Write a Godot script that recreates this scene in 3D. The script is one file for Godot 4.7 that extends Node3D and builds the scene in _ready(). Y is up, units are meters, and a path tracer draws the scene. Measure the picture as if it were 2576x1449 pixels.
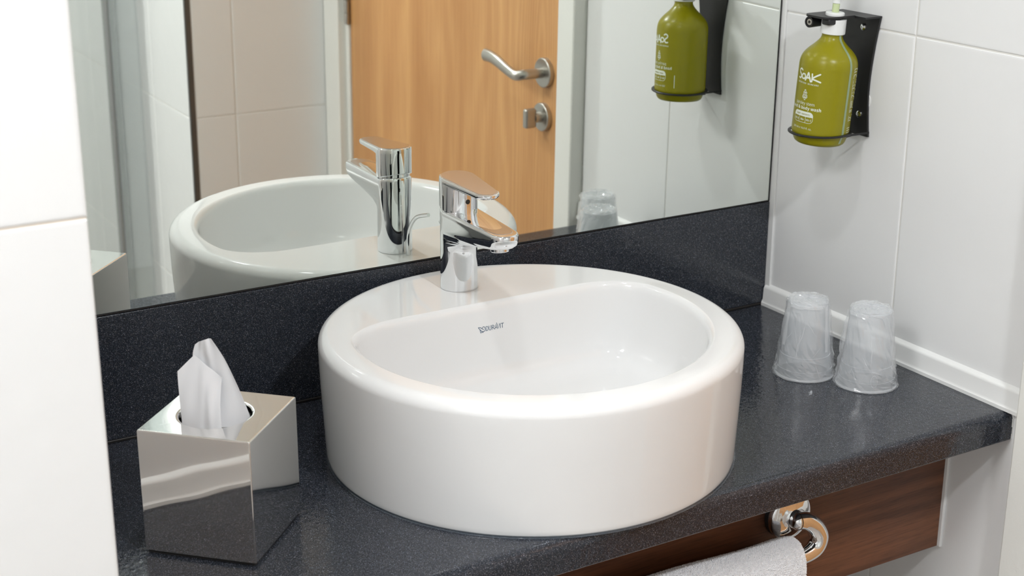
extends Node3D
# A washbasin niche: x = 0 is the face of the right wall, z = 0 the face of the mirror wall, Y0 the worktop.
const Y0 := 0.85
const CEIL := 2.40
const XL := -1.14          # left side of the niche
const ZP := 0.557          # front of the left pier
const BC := Vector2(-0.565, 0.252)   # washbasin centre (x, z)
const BH := 0.1475         # washbasin height
const FX := -0.5682        # tap axis
const FZ := 0.0892

class MB:
	var v := PackedVector3Array()
	var uv := PackedVector2Array()
	var xf := Transform3D()
	func tri(a: Vector3, b: Vector3, c: Vector3) -> void:
		v.append(xf * a); v.append(xf * b); v.append(xf * c)
	func quad(a: Vector3, b: Vector3, c: Vector3, d: Vector3) -> void:
		tri(a, b, c); tri(a, c, d)
	func bx(lo: Vector3, hi: Vector3) -> void:
		var p := []
		for i in 8:
			p.append(Vector3(hi.x if i & 1 else lo.x, hi.y if i & 2 else lo.y, hi.z if i & 4 else lo.z))
		quad(p[0], p[2], p[3], p[1]); quad(p[4], p[5], p[7], p[6]); quad(p[0], p[4], p[6], p[2])
		quad(p[1], p[3], p[7], p[5]); quad(p[0], p[1], p[5], p[4]); quad(p[2], p[6], p[7], p[3])
	func rbox(lo: Vector3, hi: Vector3, r: float, seg := 3) -> void:
		var c := (lo + hi) / 2.0
		var h := (hi - lo) / 2.0
		var core := h - Vector3(r, r, r)
		for ax in 3:
			for s in [-1.0, 1.0]:
				var a1 := (ax + 1) % 3
				var a2 := (ax + 2) % 3
				var us := []
				var vs := []
				for k in seg + 1:
					var d := r * tan(PI / 4 * (1.0 - float(k) / seg))
					us.append(-core[a1] - d); vs.append(-core[a2] - d)
				for k in seg + 1:
					var d := r * tan(PI / 4 * float(k) / seg)
					us.append(core[a1] + d); vs.append(core[a2] + d)
				var g := []
				for i in us.size():
					var row := []
					for j in vs.size():
						var p := Vector3.ZERO
						p[ax] = s * h[ax]; p[a1] = us[i]; p[a2] = vs[j]
						var q := p.clamp(-core, core)
						row.append(c + q + (p - q).normalized() * r)
					g.append(row)
				for i in us.size() - 1:
					for j in vs.size() - 1:
						if s > 0: quad(g[i][j], g[i][j + 1], g[i + 1][j + 1], g[i + 1][j])
						else: quad(g[i][j], g[i + 1][j], g[i + 1][j + 1], g[i][j + 1])
	func rings(rs: Array, closed := true, cap0 := false, cap1 := false) -> void:
		var n: int = rs[0].size()
		for k in rs.size() - 1:
			var a: PackedVector3Array = rs[k]
			var b: PackedVector3Array = rs[k + 1]
			for i in (n if closed else n - 1):
				var j := (i + 1) % n
				quad(a[i], a[j], b[j], b[i])
		for e in 2:
			if (cap0 if e == 0 else cap1):
				var r: PackedVector3Array = rs[0] if e == 0 else rs[rs.size() - 1]
				var m := Vector3.ZERO
				for p in r: m += p
				m /= n
				for i in n:
					var j := (i + 1) % n
					if e == 0: tri(m, r[j], r[i])
					else: tri(m, r[i], r[j])
	func lathe(prof: Array, seg := 48, cap0 := true, cap1 := true) -> void:
		var rs := []
		for p in prof:
			var ring := PackedVector3Array()
			for i in seg:
				var a := TAU * i / seg
				ring.append(Vector3(p.x * cos(a), p.y, p.x * sin(a)))
			rs.append(ring)
		rings(rs, true, cap0, cap1)
	func sweep(path: Array, rad: Array, seg := 16, flat := 1.0, capped := true) -> void:
		var rs := []
		var up := Vector3.UP
		var t0: Vector3 = (path[1] - path[0]).normalized()
		if absf(t0.dot(up)) > 0.9: up = Vector3.RIGHT
		var nrm := (up - t0 * up.dot(t0)).normalized()
		for k in path.size():
			var t: Vector3 = (path[mini(k + 1, path.size() - 1)] - path[maxi(k - 1, 0)]).normalized()
			nrm = (nrm - t * nrm.dot(t)).normalized()
			var bn := t.cross(nrm)
			var ring := PackedVector3Array()
			for i in seg:
				var a := TAU * i / seg
				ring.append(path[k] + (nrm * cos(a) + bn * sin(a) * flat) * rad[k])
			rs.append(ring)
		rings(rs, true, capped, capped)
	func prism(poly: PackedVector2Array, f: Callable, z0: float, z1: float, bev := 0.0) -> void:
		# poly in 2D, f(p2, z) gives the point; straight walls, triangulated caps
		var idx := Geometry2D.triangulate_polygon(poly)
		for e in 2:
			var z: float = z1 if e else z0
			for k in range(0, idx.size(), 3):
				var a: Vector3 = f.call(poly[idx[k]], z)
				var b: Vector3 = f.call(poly[idx[k + 1]], z)
				var c: Vector3 = f.call(poly[idx[k + 2]], z)
				if e: tri(a, b, c)
				else: tri(a, c, b)
		var n := poly.size()
		for i in n:
			var j := (i + 1) % n
			quad(f.call(poly[i], z0), f.call(poly[j], z0), f.call(poly[j], z1), f.call(poly[i], z1))
	func ribbon(pts: Array, wd: float, f: Callable, seg := 1) -> void:
		# a flat pen stroke through 2D points, round ends
		var L := []
		var R := []
		for k in pts.size():
			var t: Vector2 = (pts[mini(k + 1, pts.size() - 1)] - pts[maxi(k - 1, 0)]).normalized()
			var nn := Vector2(-t.y, t.x) * wd / 2
			L.append(pts[k] + nn); R.append(pts[k] - nn)
		for k in pts.size() - 1:
			quad(f.call(L[k]), f.call(L[k + 1]), f.call(R[k + 1]), f.call(R[k]))
		for e in [0, pts.size() - 1]:
			for i in 8:
				var a := TAU * i / 8
				var b := TAU * (i + 1) / 8
				tri(f.call(pts[e]), f.call(pts[e] + Vector2(cos(b), sin(b)) * wd / 2), f.call(pts[e] + Vector2(cos(a), sin(a)) * wd / 2))
	func mesh(crease := 38.0, fix := true) -> ArrayMesh:
		if fix:
			var vol := 0.0
			var m := v[0]
			for k in range(0, v.size(), 3):
				vol += (v[k] - m).dot((v[k + 1] - m).cross(v[k + 2] - m))
			if vol > 0.0:
				for k in range(0, v.size(), 3):
					var t := v[k + 1]
					v[k + 1] = v[k + 2]; v[k + 2] = t
					if uv.size():
						var u := uv[k + 1]
						uv[k + 1] = uv[k + 2]; uv[k + 2] = u
		var fn := PackedVector3Array()
		var fa := PackedVector3Array()
		var at := {}
		for k in range(0, v.size(), 3):
			var n := (v[k + 2] - v[k]).cross(v[k + 1] - v[k])
			fa.append(n); fn.append(n.normalized())
			for e in 3:
				var key := Vector3i((v[k + e] * 200000.0).round())
				if at.has(key): at[key].append(k / 3)
				else: at[key] = PackedInt32Array([k / 3])
		var nv := PackedVector3Array()
		nv.resize(v.size())
		var lim := cos(deg_to_rad(crease))
		for k in v.size():
			var f0 := k / 3
			var s := Vector3.ZERO
			for f in at[Vector3i((v[k] * 200000.0).round())]:
				if fn[f].dot(fn[f0]) >= lim: s += fa[f]
			nv[k] = s.normalized() if s.length() > 0.0 else (fn[f0] if fn[f0].length() > 0.5 else Vector3.UP)
		var arr := []
		arr.resize(Mesh.ARRAY_MAX)
		arr[Mesh.ARRAY_VERTEX] = v
		arr[Mesh.ARRAY_NORMAL] = nv
		if uv.size() == v.size(): arr[Mesh.ARRAY_TEX_UV] = uv
		var am := ArrayMesh.new()
		am.add_surface_from_arrays(Mesh.PRIMITIVE_TRIANGLES, arr)
		return am

var M := {}
var tile_meshes := {}

func obj(called: String, mb: MB, m: Material, parent: Node = self, crease := 38.0, fix := true) -> MeshInstance3D:
	var o := MeshInstance3D.new()
	o.name = called
	o.mesh = mb.mesh(crease, fix)
	o.material_override = m
	parent.add_child(o, true)
	return o
func thing(called: String, label: String, category: String, at := Vector3.ZERO) -> Node3D:
	var o := Node3D.new()
	o.name = called
	o.position = at
	add_child(o, true)
	return tag(o, label, category)
func tag(o: Node, label: String, category: String, group := "") -> Node:
	o.set_meta("label", label); o.set_meta("category", category)
	if group: o.set_meta("group", group)
	return o
func struct(o: Node, label := "") -> Node:
	o.set_meta("kind", "structure")
	if label: o.set_meta("label", label)
	return o
func W(x: float, y: float, z: float) -> Vector3:
	return Vector3(x, y + Y0, z)
func curve(pts: Array, per := 8) -> Array:
	# Catmull-Rom through 2D or 3D points
	var out := []
	for i in pts.size() - 1:
		var p0 = pts[maxi(i - 1, 0)]
		var p3 = pts[mini(i + 2, pts.size() - 1)]
		for k in per:
			out.append(pts[i].cubic_interpolate(pts[i + 1], p0, p3, float(k) / per))
	out.append(pts[pts.size() - 1])
	return out

# ---------------------------------------------------------------- materials
func mat(c: Color, rough: float, metal := 0.0, spec := 0.5) -> StandardMaterial3D:
	var m := StandardMaterial3D.new()
	m.albedo_color = c
	m.roughness = rough
	m.metallic = metal
	m.metallic_specular = spec
	return m
func lin(r: float, g: float, b: float) -> Color:
	return Color(r, g, b).linear_to_srgb()
func noise_tex(freq: float, normal: bool, strength: float, seed_: int, size := 512) -> NoiseTexture2D:
	var n := FastNoiseLite.new()
	n.seed = seed_
	n.frequency = freq
	n.fractal_octaves = 3
	var t := NoiseTexture2D.new()
	t.width = size; t.height = size
	t.seamless = true
	t.as_normal_map = normal
	t.bump_strength = strength
	t.noise = n
	return t
func speckle_tex() -> ImageTexture:
	var rng := RandomNumberGenerator.new()
	rng.seed = 11
	var im := Image.create(1024, 1024, false, Image.FORMAT_RGB8)
	for y in 1024:
		for x in 1024:
			var r := rng.randf()
			var k := 0.012 + 0.016 * rng.randf()
			if r > 0.983: k = 0.28 + 0.3 * rng.randf()
			elif r > 0.905: k = 0.085 + 0.12 * rng.randf()
			elif r > 0.74: k = 0.035 + 0.045 * rng.randf()
			var h := rng.randf()
			var c := Color(k * 0.80, k * 0.96, k * 1.32)
			if k > 0.06: c = Color(k * (0.84 + 0.28 * h), k, k * (1.30 - 0.36 * h))
			im.set_pixel(x, y, c.linear_to_srgb())
	return ImageTexture.create_from_image(im)
func wood_tex(w: int, h: int, dark: Color, light: Color, seed_: int, bands: float, warp: float, pore: float) -> ImageTexture:
	# grain runs along y
	var n := FastNoiseLite.new()
	n.seed = seed_; n.noise_type = FastNoiseLite.TYPE_SIMPLEX_SMOOTH; n.frequency = 1.0; n.fractal_octaves = 3
	var n2 := FastNoiseLite.new()
	n2.seed = seed_ + 5; n2.noise_type = FastNoiseLite.TYPE_SIMPLEX; n2.frequency = 1.0; n2.fractal_octaves = 2
	var im := Image.create(w, h, false, Image.FORMAT_RGB8)
	for y in h:
		for x in w:
			var s := float(x) / w
			var t := float(y) / h
			var d := s * bands + warp * n.get_noise_2d(s * 3.0, t * 1.4)
			d += 16.0 * t * exp(-pow((s - 0.86) / 0.05, 2.0))
			var b := 0.5 + 0.5 * sin(TAU * d)
			b = pow(b, 1.6)
			var streak := n2.get_noise_2d(s * 160.0, t * 5.0)
			var streak2 := n2.get_noise_2d(s * 420.0 + 40.0, t * 16.0)
			var broad := n.get_noise_2d(s * 9.0 + 20.0, t * 0.8)
			var k := clampf(0.55 + 0.24 * (b - 0.5) + 0.13 * streak + 0.30 * broad - pore * maxf(0.0, streak2 - 0.18), 0.0, 1.0)
			im.set_pixel(x, y, dark.lerp(light, k))
	return ImageTexture.create_from_image(im)
func triplanar(m: StandardMaterial3D, sc: Vector3, off := Vector3.ZERO) -> StandardMaterial3D:
	m.uv1_triplanar = true
	m.uv1_world_triplanar = true
	m.uv1_scale = sc
	m.uv1_offset = off
	m.uv1_triplanar_sharpness = 8.0
	return m

func make_materials() -> void:
	var orange_peel := noise_tex(0.012, true, 3.0, 4)
	M.tile = mat(lin(0.80, 0.80, 0.797), 0.26)
	M.tile.normal_enabled = true
	M.tile.normal_texture = orange_peel
	M.tile.normal_scale = 0.10
	triplanar(M.tile, Vector3(3, 3, 3))
	M.grout = mat(lin(0.76, 0.745, 0.71), 0.8)
	M.pier_grout = mat(lin(0.74, 0.66, 0.57), 0.8)
	M.plaster = mat(lin(0.78, 0.78, 0.76), 0.7)
	M.floor_tile = mat(lin(0.42, 0.385, 0.355), 0.35)
	M.paint = mat(lin(0.80, 0.795, 0.755), 0.35)
	M.paint.normal_enabled = true
	M.paint.normal_texture = noise_tex(0.05, true, 4.0, 9)
	M.paint.normal_scale = 0.15
	triplanar(M.paint, Vector3(5, 5, 5))
	M.pvc = mat(lin(0.80, 0.80, 0.79), 0.25)
	M.sealant = mat(lin(0.78, 0.78, 0.77), 0.35)
	M.black_sealant = mat(lin(0.012, 0.010, 0.009), 0.5)
	M.rust = mat(lin(0.30, 0.15, 0.05), 0.8)
	M.stone = mat(Color.WHITE, 0.13)
	M.stone.albedo_texture = speckle_tex()
	M.stone.normal_enabled = true
	M.stone.normal_texture = noise_tex(0.09, true, 2.0, 21)
	M.stone.normal_scale = 0.12
	triplanar(M.stone, Vector3(1.0 / 0.46, 1.0 / 0.46, 1.0 / 0.46))
	M.walnut = mat(Color.WHITE, 0.42)
	M.walnut.albedo_texture = rotated(wood_tex(256, 1024, lin(0.060, 0.0215, 0.0100), lin(0.215, 0.084, 0.038), 3, 7.0, 2.0, 0.5))
	triplanar(M.walnut, Vector3(1.0 / 1.2, 1.0 / 0.28, 1.0 / 1.2), Vector3(0.97, 0.05, 0))
	M.beech = mat(Color.WHITE, 0.45)
	M.beech.albedo_texture = wood_tex(768, 1024, lin(0.47, 0.215, 0.075), lin(0.72, 0.40, 0.165), 17, 11.0, 2.6, 0.25)
	triplanar(M.beech, Vector3(1.0, 1.0 / 2.2, 1.0), Vector3(0, 0, 0.5))
	M.ceramic = mat(lin(0.775, 0.775, 0.772), 0.06)
	M.chrome = mat(lin(0.86, 0.87, 0.88), 0.035, 1.0)
	M.brushed = mat(lin(0.60, 0.575, 0.56), 0.20, 1.0)
	M.satin = mat(lin(0.52, 0.50, 0.46), 0.32, 1.0)
	M.satin_dark = mat(lin(0.13, 0.12, 0.11), 0.4, 0.6)
	M.steel = mat(lin(0.82, 0.81, 0.79), 0.045, 1.0)
	M.mirror = mat(lin(0.89, 0.925, 0.88), 0.0, 1.0)
	M.mirror_edge = mat(lin(0.30, 0.34, 0.31), 0.1, 0.8)
	M.dark = mat(lin(0.02, 0.02, 0.02), 0.4)
	M.black_metal = mat(lin(0.010, 0.010, 0.011), 0.42)
	M.bottle = mat(lin(0.255, 0.232, 0.004), 0.30, 0.0, 0.42)
	M.stripe = mat(lin(0.27, 0.35, 0.22), 0.25)
	M.print = mat(lin(0.72, 0.76, 0.66), 0.5)
	M.olive_print = mat(lin(0.235, 0.215, 0.012), 0.5)
	M.white_plastic = mat(lin(0.78, 0.79, 0.78), 0.35)
	M.tube = mat(lin(0.55, 0.63, 0.36), 0.25)
	M.cup = mat(Color(0.90, 0.92, 0.94, 0.32), 0.22)
	M.cup.transparency = BaseMaterial3D.TRANSPARENCY_ALPHA
	M.film = mat(Color(0.95, 0.96, 0.97, 0.20), 0.10)
	M.film.transparency = BaseMaterial3D.TRANSPARENCY_ALPHA
	M.seam = mat(Color(0.96, 0.97, 0.98, 0.24), 0.2)
	M.seam.transparency = BaseMaterial3D.TRANSPARENCY_ALPHA
	M.fold = mat(Color(0.97, 0.98, 0.99, 0.20), 0.15)
	M.fold.transparency = BaseMaterial3D.TRANSPARENCY_ALPHA
	M.bead = mat(Color(0.36, 0.41, 0.46, 0.22), 0.15)
	M.bead.transparency = BaseMaterial3D.TRANSPARENCY_ALPHA
	M.tissue = mat(lin(0.90, 0.90, 0.92), 0.9)
	M.tissue.backlight_enabled = true
	M.tissue.backlight = Color(0.55, 0.55, 0.55)
	M.terry = mat(lin(0.965, 0.965, 0.985), 0.95)
	M.terry.backlight_enabled = true
	M.terry.backlight = Color(0.3, 0.3, 0.3)
	M.glass = mat(Color(0.9, 0.95, 0.92, 0.10), 0.02)
	M.glass.transparency = BaseMaterial3D.TRANSPARENCY_ALPHA
	M.glass_grey = mat(Color(0.62, 0.66, 0.66, 0.22), 0.02)
	M.glass_grey.transparency = BaseMaterial3D.TRANSPARENCY_ALPHA
	M.upright = mat(lin(0.38, 0.38, 0.38), 0.22, 1.0)
	M.blue = mat(lin(0.055, 0.11, 0.19), 0.3)
	M.lamp = mat(Color.WHITE, 0.5)
	M.lamp.emission_enabled = true
	M.lamp.emission = Color(1.0, 0.97, 0.92)
	M.lamp.emission_energy_multiplier = 6.0
func rotated(t: ImageTexture) -> ImageTexture:
	var im := t.get_image()
	im.rotate_90(CLOCKWISE)
	return ImageTexture.create_from_image(im)

# ---------------------------------------------------------------- tiles
func tile_mesh(w: float, h: float) -> ArrayMesh:
	var key := Vector2i(roundi(w * 10000), roundi(h * 10000))
	if not tile_meshes.has(key):
		var mb := MB.new()
		var rs := []
		for q in [[0.0, 0.0], [0.0, 0.0003], [0.0009, 0.0010], [0.0034, 0.0014]]:
			var a: float = w / 2 - q[0]
			var b: float = h / 2 - q[0]
			rs.append(PackedVector3Array([Vector3(-a, -b, q[1]), Vector3(a, -b, q[1]), Vector3(a, b, q[1]), Vector3(-a, b, q[1])]))
		mb.rings(rs)
		var r: PackedVector3Array = rs[3]
		mb.quad(r[0], r[1], r[2], r[3])
		tile_meshes[key] = mb.mesh(30.0, false)
	return tile_meshes[key]
func tile_face(parent: Node3D, o: Vector3, ux: Vector3, us: Array, vs: Array) -> void:
	# us: joints along ux from o; vs: joint heights (absolute y); tiles stand proud along ux x up
	var n := ux.cross(Vector3.UP)
	var g := 0.0011
	for i in us.size() - 1:
		for j in vs.size() - 1:
			var t := MeshInstance3D.new()
			t.name = "tile"
			t.mesh = tile_mesh(us[i + 1] - us[i] - 2 * g, vs[j + 1] - vs[j] - 2 * g)
			t.material_override = M.tile
			t.transform = Transform3D(Basis(ux, Vector3.UP, n), o + ux * (us[i] + us[i + 1]) / 2 + Vector3.UP * (vs[j] + vs[j + 1]) / 2)
			parent.add_child(t, true)

func wall(called: String, lo: Vector3, hi: Vector3, m: Material) -> MeshInstance3D:
	var mb := MB.new()
	mb.bx(lo, hi)
	var o := obj(called, mb, m)
	struct(o)
	return o

func build_room() -> void:
	var rows := [0.0, 0.0 + 0.001, 0.43, 0.85, 1.2827, 1.71, 2.14, CEIL]
	rows.remove_at(1)
	var f := wall("floor", Vector3(-2.5, -0.1, -0.12), Vector3(0.2, 0.0, 3.2), M.floor_tile)
	f.set_meta("label", "dark tiled floor")
	wall("ceiling", Vector3(-2.5, CEIL, -0.12), Vector3(0.2, CEIL + 0.1, 3.2), M.plaster)
	wall("wall_back", Vector3(-2.5, 0, -0.12), Vector3(0.2, CEIL, -0.022), M.plaster)
	# right wall in front of the door, tiled
	var r := wall("wall_right", Vector3(0.001, 0, -0.022), Vector3(0.12, CEIL, 0.4975), M.grout)
	tile_face(r, Vector3(0.001, 0, 0.0), Vector3(0, 0, 1), [0.0, 0.257, 0.4975], rows)
	# above the door and behind it
	wall("wall_over_door", Vector3(0.001, 2.06, 0.50), Vector3(0.12, CEIL, 1.53), M.plaster)
	# the short return beyond the door: faces the mirror, then turns towards the shower
	var p := wall("wall_front", Vector3(-0.339, 0, 1.521), Vector3(0.12, CEIL, 3.1), M.grout)
	tile_face(p, Vector3(0.001, 0, 1.521), Vector3(-1, 0, 0), [0.02, 0.238, 0.330], rows)
	var mb2 := MB.new()
	tile_face(p, Vector3(-0.339, 0, 1.521), Vector3(0, 0, 1), [0.012, 0.25, 0.5, 0.75, 1.0, 1.25, 1.48], rows)
	mb2.rbox(Vector3(-0.3412, 0, 1.5188), Vector3(-0.3300, CEIL - 0.001, 1.5215), 0.0006, 1)
	mb2.rbox(Vector3(-0.3412, 0, 1.5188), Vector3(-0.3385, CEIL - 0.001, 1.5300), 0.0006, 1)
	struct(obj("trim_9", mb2, M.satin_dark), "dark metal edge trim on the tiled corner beyond door")
	# left pier that hides the left end of the worktop
	var l := wall("wall_left_pier", Vector3(-2.5, 0, -0.022), Vector3(XL - 0.001, CEIL, ZP - 0.001), M.pier_grout)
	tile_face(l, Vector3(XL - 0.001, 0, ZP - 0.0015), Vector3(0, 0, -1), [0.0, 0.2985, 0.5555], rows)
	tile_face(l, Vector3(XL - 1.2495, 0, ZP - 0.001), Vector3(1, 0, 0), [0.0, 0.25, 0.5, 0.75, 1.0, 1.25], rows)
	var e := wall("wall_left", Vector3(-2.5, 0, ZP), Vector3(-2.38, CEIL, 3.2), M.grout)
	tile_face(e, Vector3(-2.38, 0, ZP + 2.5), Vector3(0, 0, -1), [0.0, 0.25, 0.5, 0.75, 1.0, 1.25, 1.5, 1.75, 2.0, 2.25, 2.5], rows)
	var s := wall("wall_shower", Vector3(-2.38, 0, 3.05), Vector3(-0.339, CEIL, 3.2), M.grout)
	tile_face(s, Vector3(-0.339, 0, 3.05), Vector3(-1, 0, 0), [0.0, 0.25, 0.5, 0.75, 1.0, 1.25, 1.5, 1.75, 2.03], rows)
	# plastic sealing strips along the worktop
	for side in 2:
		var mb := MB.new()
		var poly := [Vector2(0, 0), Vector2(0.0105, 0), Vector2(0.0105, 0.0045), Vector2(0.008, 0.0075), Vector2(0.0072, 0.026), Vector2(0.0055, 0.0295), Vector2(0, 0.0325)]
		var rs := []
		for z in ([0.0045, 0.4975] if side == 0 else [0.0045, 0.55]):
			var ring := PackedVector3Array()
			for q in poly:
				ring.append(W(-q.x if side == 0 else XL + q.x, q.y + 0.0002, z))
			rs.append(ring)
		mb.rings(rs, true, true, true)
		var o := obj("trim_1" if side == 0 else "trim_2", mb, M.pvc)
		struct(o, "white plastic sealing strip along the right edge of the worktop" if side == 0 else "white plastic sealing strip along the left edge of the worktop")
	# white sealant in the corner between mirror wall and right wall
	var mb := MB.new()
	mb.rbox(W(-0.0035, 0.004, 0.0), W(0.0005, CEIL - Y0 - 0.01, 0.0125), 0.0015)
	struct(obj("trim_3", mb, M.sealant), "white sealant strip in the corner beside mirror")
	# bead along the right edge of the apron and the rust marks
	mb = MB.new()
	mb.rbox(W(-0.004, -0.2295, 0.374), W(0.0005, -0.039, 0.3835), 0.0018)
	struct(obj("trim_4", mb, M.sealant), "white sealant bead beside dark wood panel")
	build_door()

func build_door() -> void:
	# door frame: architrave, jambs
	var n := 5
	for q in [[Vector3(-0.0255, 0, 0.4985), Vector3(0.03, 2.06, 0.549)], [Vector3(-0.022, 0, 1.445), Vector3(0.03, 2.06, 1.5195)], [Vector3(-0.022, 2.06, 0.5005), Vector3(0.0, 2.12, 1.5195)], [Vector3(-0.004, 0, 1.4275), Vector3(0.03, 2.06, 1.4445)]]:
		var mb := MB.new()
		mb.rbox(q[0], q[1], 0.004 if n < 8 else 0.0025)
		struct(obj("trim_%d" % n, mb, M.paint), ["white painted door frame post beside the worktop", "white painted door frame post on the hinge side", "white painted door frame head", "white door stop beside the hinges"][n - 5])
		n += 1
	var d := Node3D.new()
	d.name = "door_1"
	add_child(d)
	struct(d, "light beech veneer door with satin steel lever")
	var mb := MB.new()
	mb.rbox(Vector3(0.001, 0.005, 0.551), Vector3(0.041, 2.055, 1.426), 0.0015)
	obj("leaf", mb, M.beech, d)
	# lever handle
	var hy := Y0 + 0.234
	var hz := 0.622
	var h := MB.new()
	h.xf = Transform3D(Basis(Vector3(0, 1, 0), Vector3(-1, 0, 0), Vector3(0, 0, 1)), Vector3(0.001, hy, hz))
	h.lathe([Vector2(0.0265, 0), Vector2(0.0265, 0.0075), Vector2(0.0255, 0.0088), Vector2(0.0240, 0.0092), Vector2(0.0105, 0.0092)])
	var ro := obj("rosette", h, M.satin, d)
	h = MB.new()
	var path := curve([Vector3(0.0, hy, hz), Vector3(-0.03, hy, hz), Vector3(-0.046, hy, hz + 0.001), Vector3(-0.056, hy - 0.002, hz + 0.012), Vector3(-0.058, hy + 0.004, hz + 0.036), Vector3(-0.058, hy + 0.0125, hz + 0.066), Vector3(-0.056, hy + 0.0165, hz + 0.095), Vector3(-0.055, hy + 0.0165, hz + 0.116)], 8)
	var rad := []
	for k in path.size():
		var t := float(k) / (path.size() - 1)
		rad.append(0.0092 if t < 0.4 else lerpf(0.0092, 0.0118, clampf((t - 0.5) / 0.5, 0, 1)))
	h.sweep(path, rad, 20, 0.78)
	obj("lever", h, M.satin, d)
	# thumb turn
	h = MB.new()
	h.xf = Transform3D(Basis(Vector3(0, 1, 0), Vector3(-1, 0, 0), Vector3(0, 0, 1)), Vector3(0.001, hy - 0.080, hz + 0.003))
	h.lathe([Vector2(0.0255, 0), Vector2(0.0255, 0.0075), Vector2(0.0245, 0.0088), Vector2(0.0230, 0.0092), Vector2(0.010, 0.0092), Vector2(0.009, 0.022)])
	var tr := obj("thumb_turn_rosette", h, M.satin, d)
	h = MB.new()
	h.rbox(Vector3(-0.041, hy - 0.0975, hz - 0.003), Vector3(-0.018, hy - 0.0625, hz + 0.010), 0.004)
	obj("thumb_turn", h, M.satin, d)
	for yy in [Y0 + 0.196, 0.2]:
		h = MB.new()
		h.rbox(Vector3(-0.006, yy, 1.4262), Vector3(0.006, yy + 0.10, 1.4272), 0.0004, 1)
		h.xf = Transform3D(Basis.IDENTITY, Vector3(-0.007, yy, 1.4275))
		for k in 4:
			h.lathe([Vector2(0.0062, 0.026 * k), Vector2(0.0062, 0.026 * k + 0.0245)], 16)
		obj("hinge", h, M.satin, d)

# ---------------------------------------------------------------- lamps
func downlight(at: Vector3, energy: float, label: String, tint: Color) -> void:
	var d := thing("unseen_ceiling_downlight", label, "downlight", at)
	d.set_meta("group", "ceiling downlights")
	var mb := MB.new()
	mb.lathe([Vector2(0.062, 0), Vector2(0.062, -0.004), Vector2(0.058, -0.006), Vector2(0.047, -0.006), Vector2(0.045, -0.001)], 40, false, false)
	obj("bezel", mb, M.white_plastic, d, 38, false)
	mb = MB.new()
	mb.lathe([Vector2(0.045, -0.0005), Vector2(0.045, -0.002)], 32)
	obj("lens", mb, M.lamp, d)
	var s := SpotLight3D.new()
	s.name = "light"
	s.position = Vector3(0, -0.008, 0)
	s.rotation_degrees = Vector3(-90, 0, 0)
	s.spot_angle = 80.0
	s.spot_angle_attenuation = 0.5
	s.spot_range = 8.0
	s.spot_attenuation = 2.0
	s.light_size = 0.06
	s.light_color = tint
	s.light_energy = energy
	s.shadow_enabled = true
	d.add_child(s)

func unseen_panel(at: Vector3, energy: float, tint: Color) -> void:
	var d := thing("unseen_ceiling_panel_light", "unseen square ceiling light, out of view, placed to light the room softly", "ceiling light", at)  # unseen light, out of view; brightens the walls and softens the shadows
	var mb := MB.new()
	mb.rbox(Vector3(-0.31, -0.05, -0.31), Vector3(0.31, -0.0005, 0.31), 0.006)
	obj("housing", mb, M.white_plastic, d)
	mb = MB.new()
	mb.rbox(Vector3(-0.29, -0.056, -0.29), Vector3(0.29, -0.0502, 0.29), 0.002, 1)
	obj("diffuser", mb, M.lamp, d)
	var s := AreaLight3D.new()
	s.name = "light"
	s.position = Vector3(0, -0.060, 0)
	s.rotation_degrees = Vector3(-90, 0, 0)
	s.area_size = Vector2(0.56, 0.56)
	s.area_range = 8.0
	s.area_attenuation = 2.0
	s.light_color = tint
	s.light_energy = energy
	s.shadow_enabled = true
	d.add_child(s)

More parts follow.
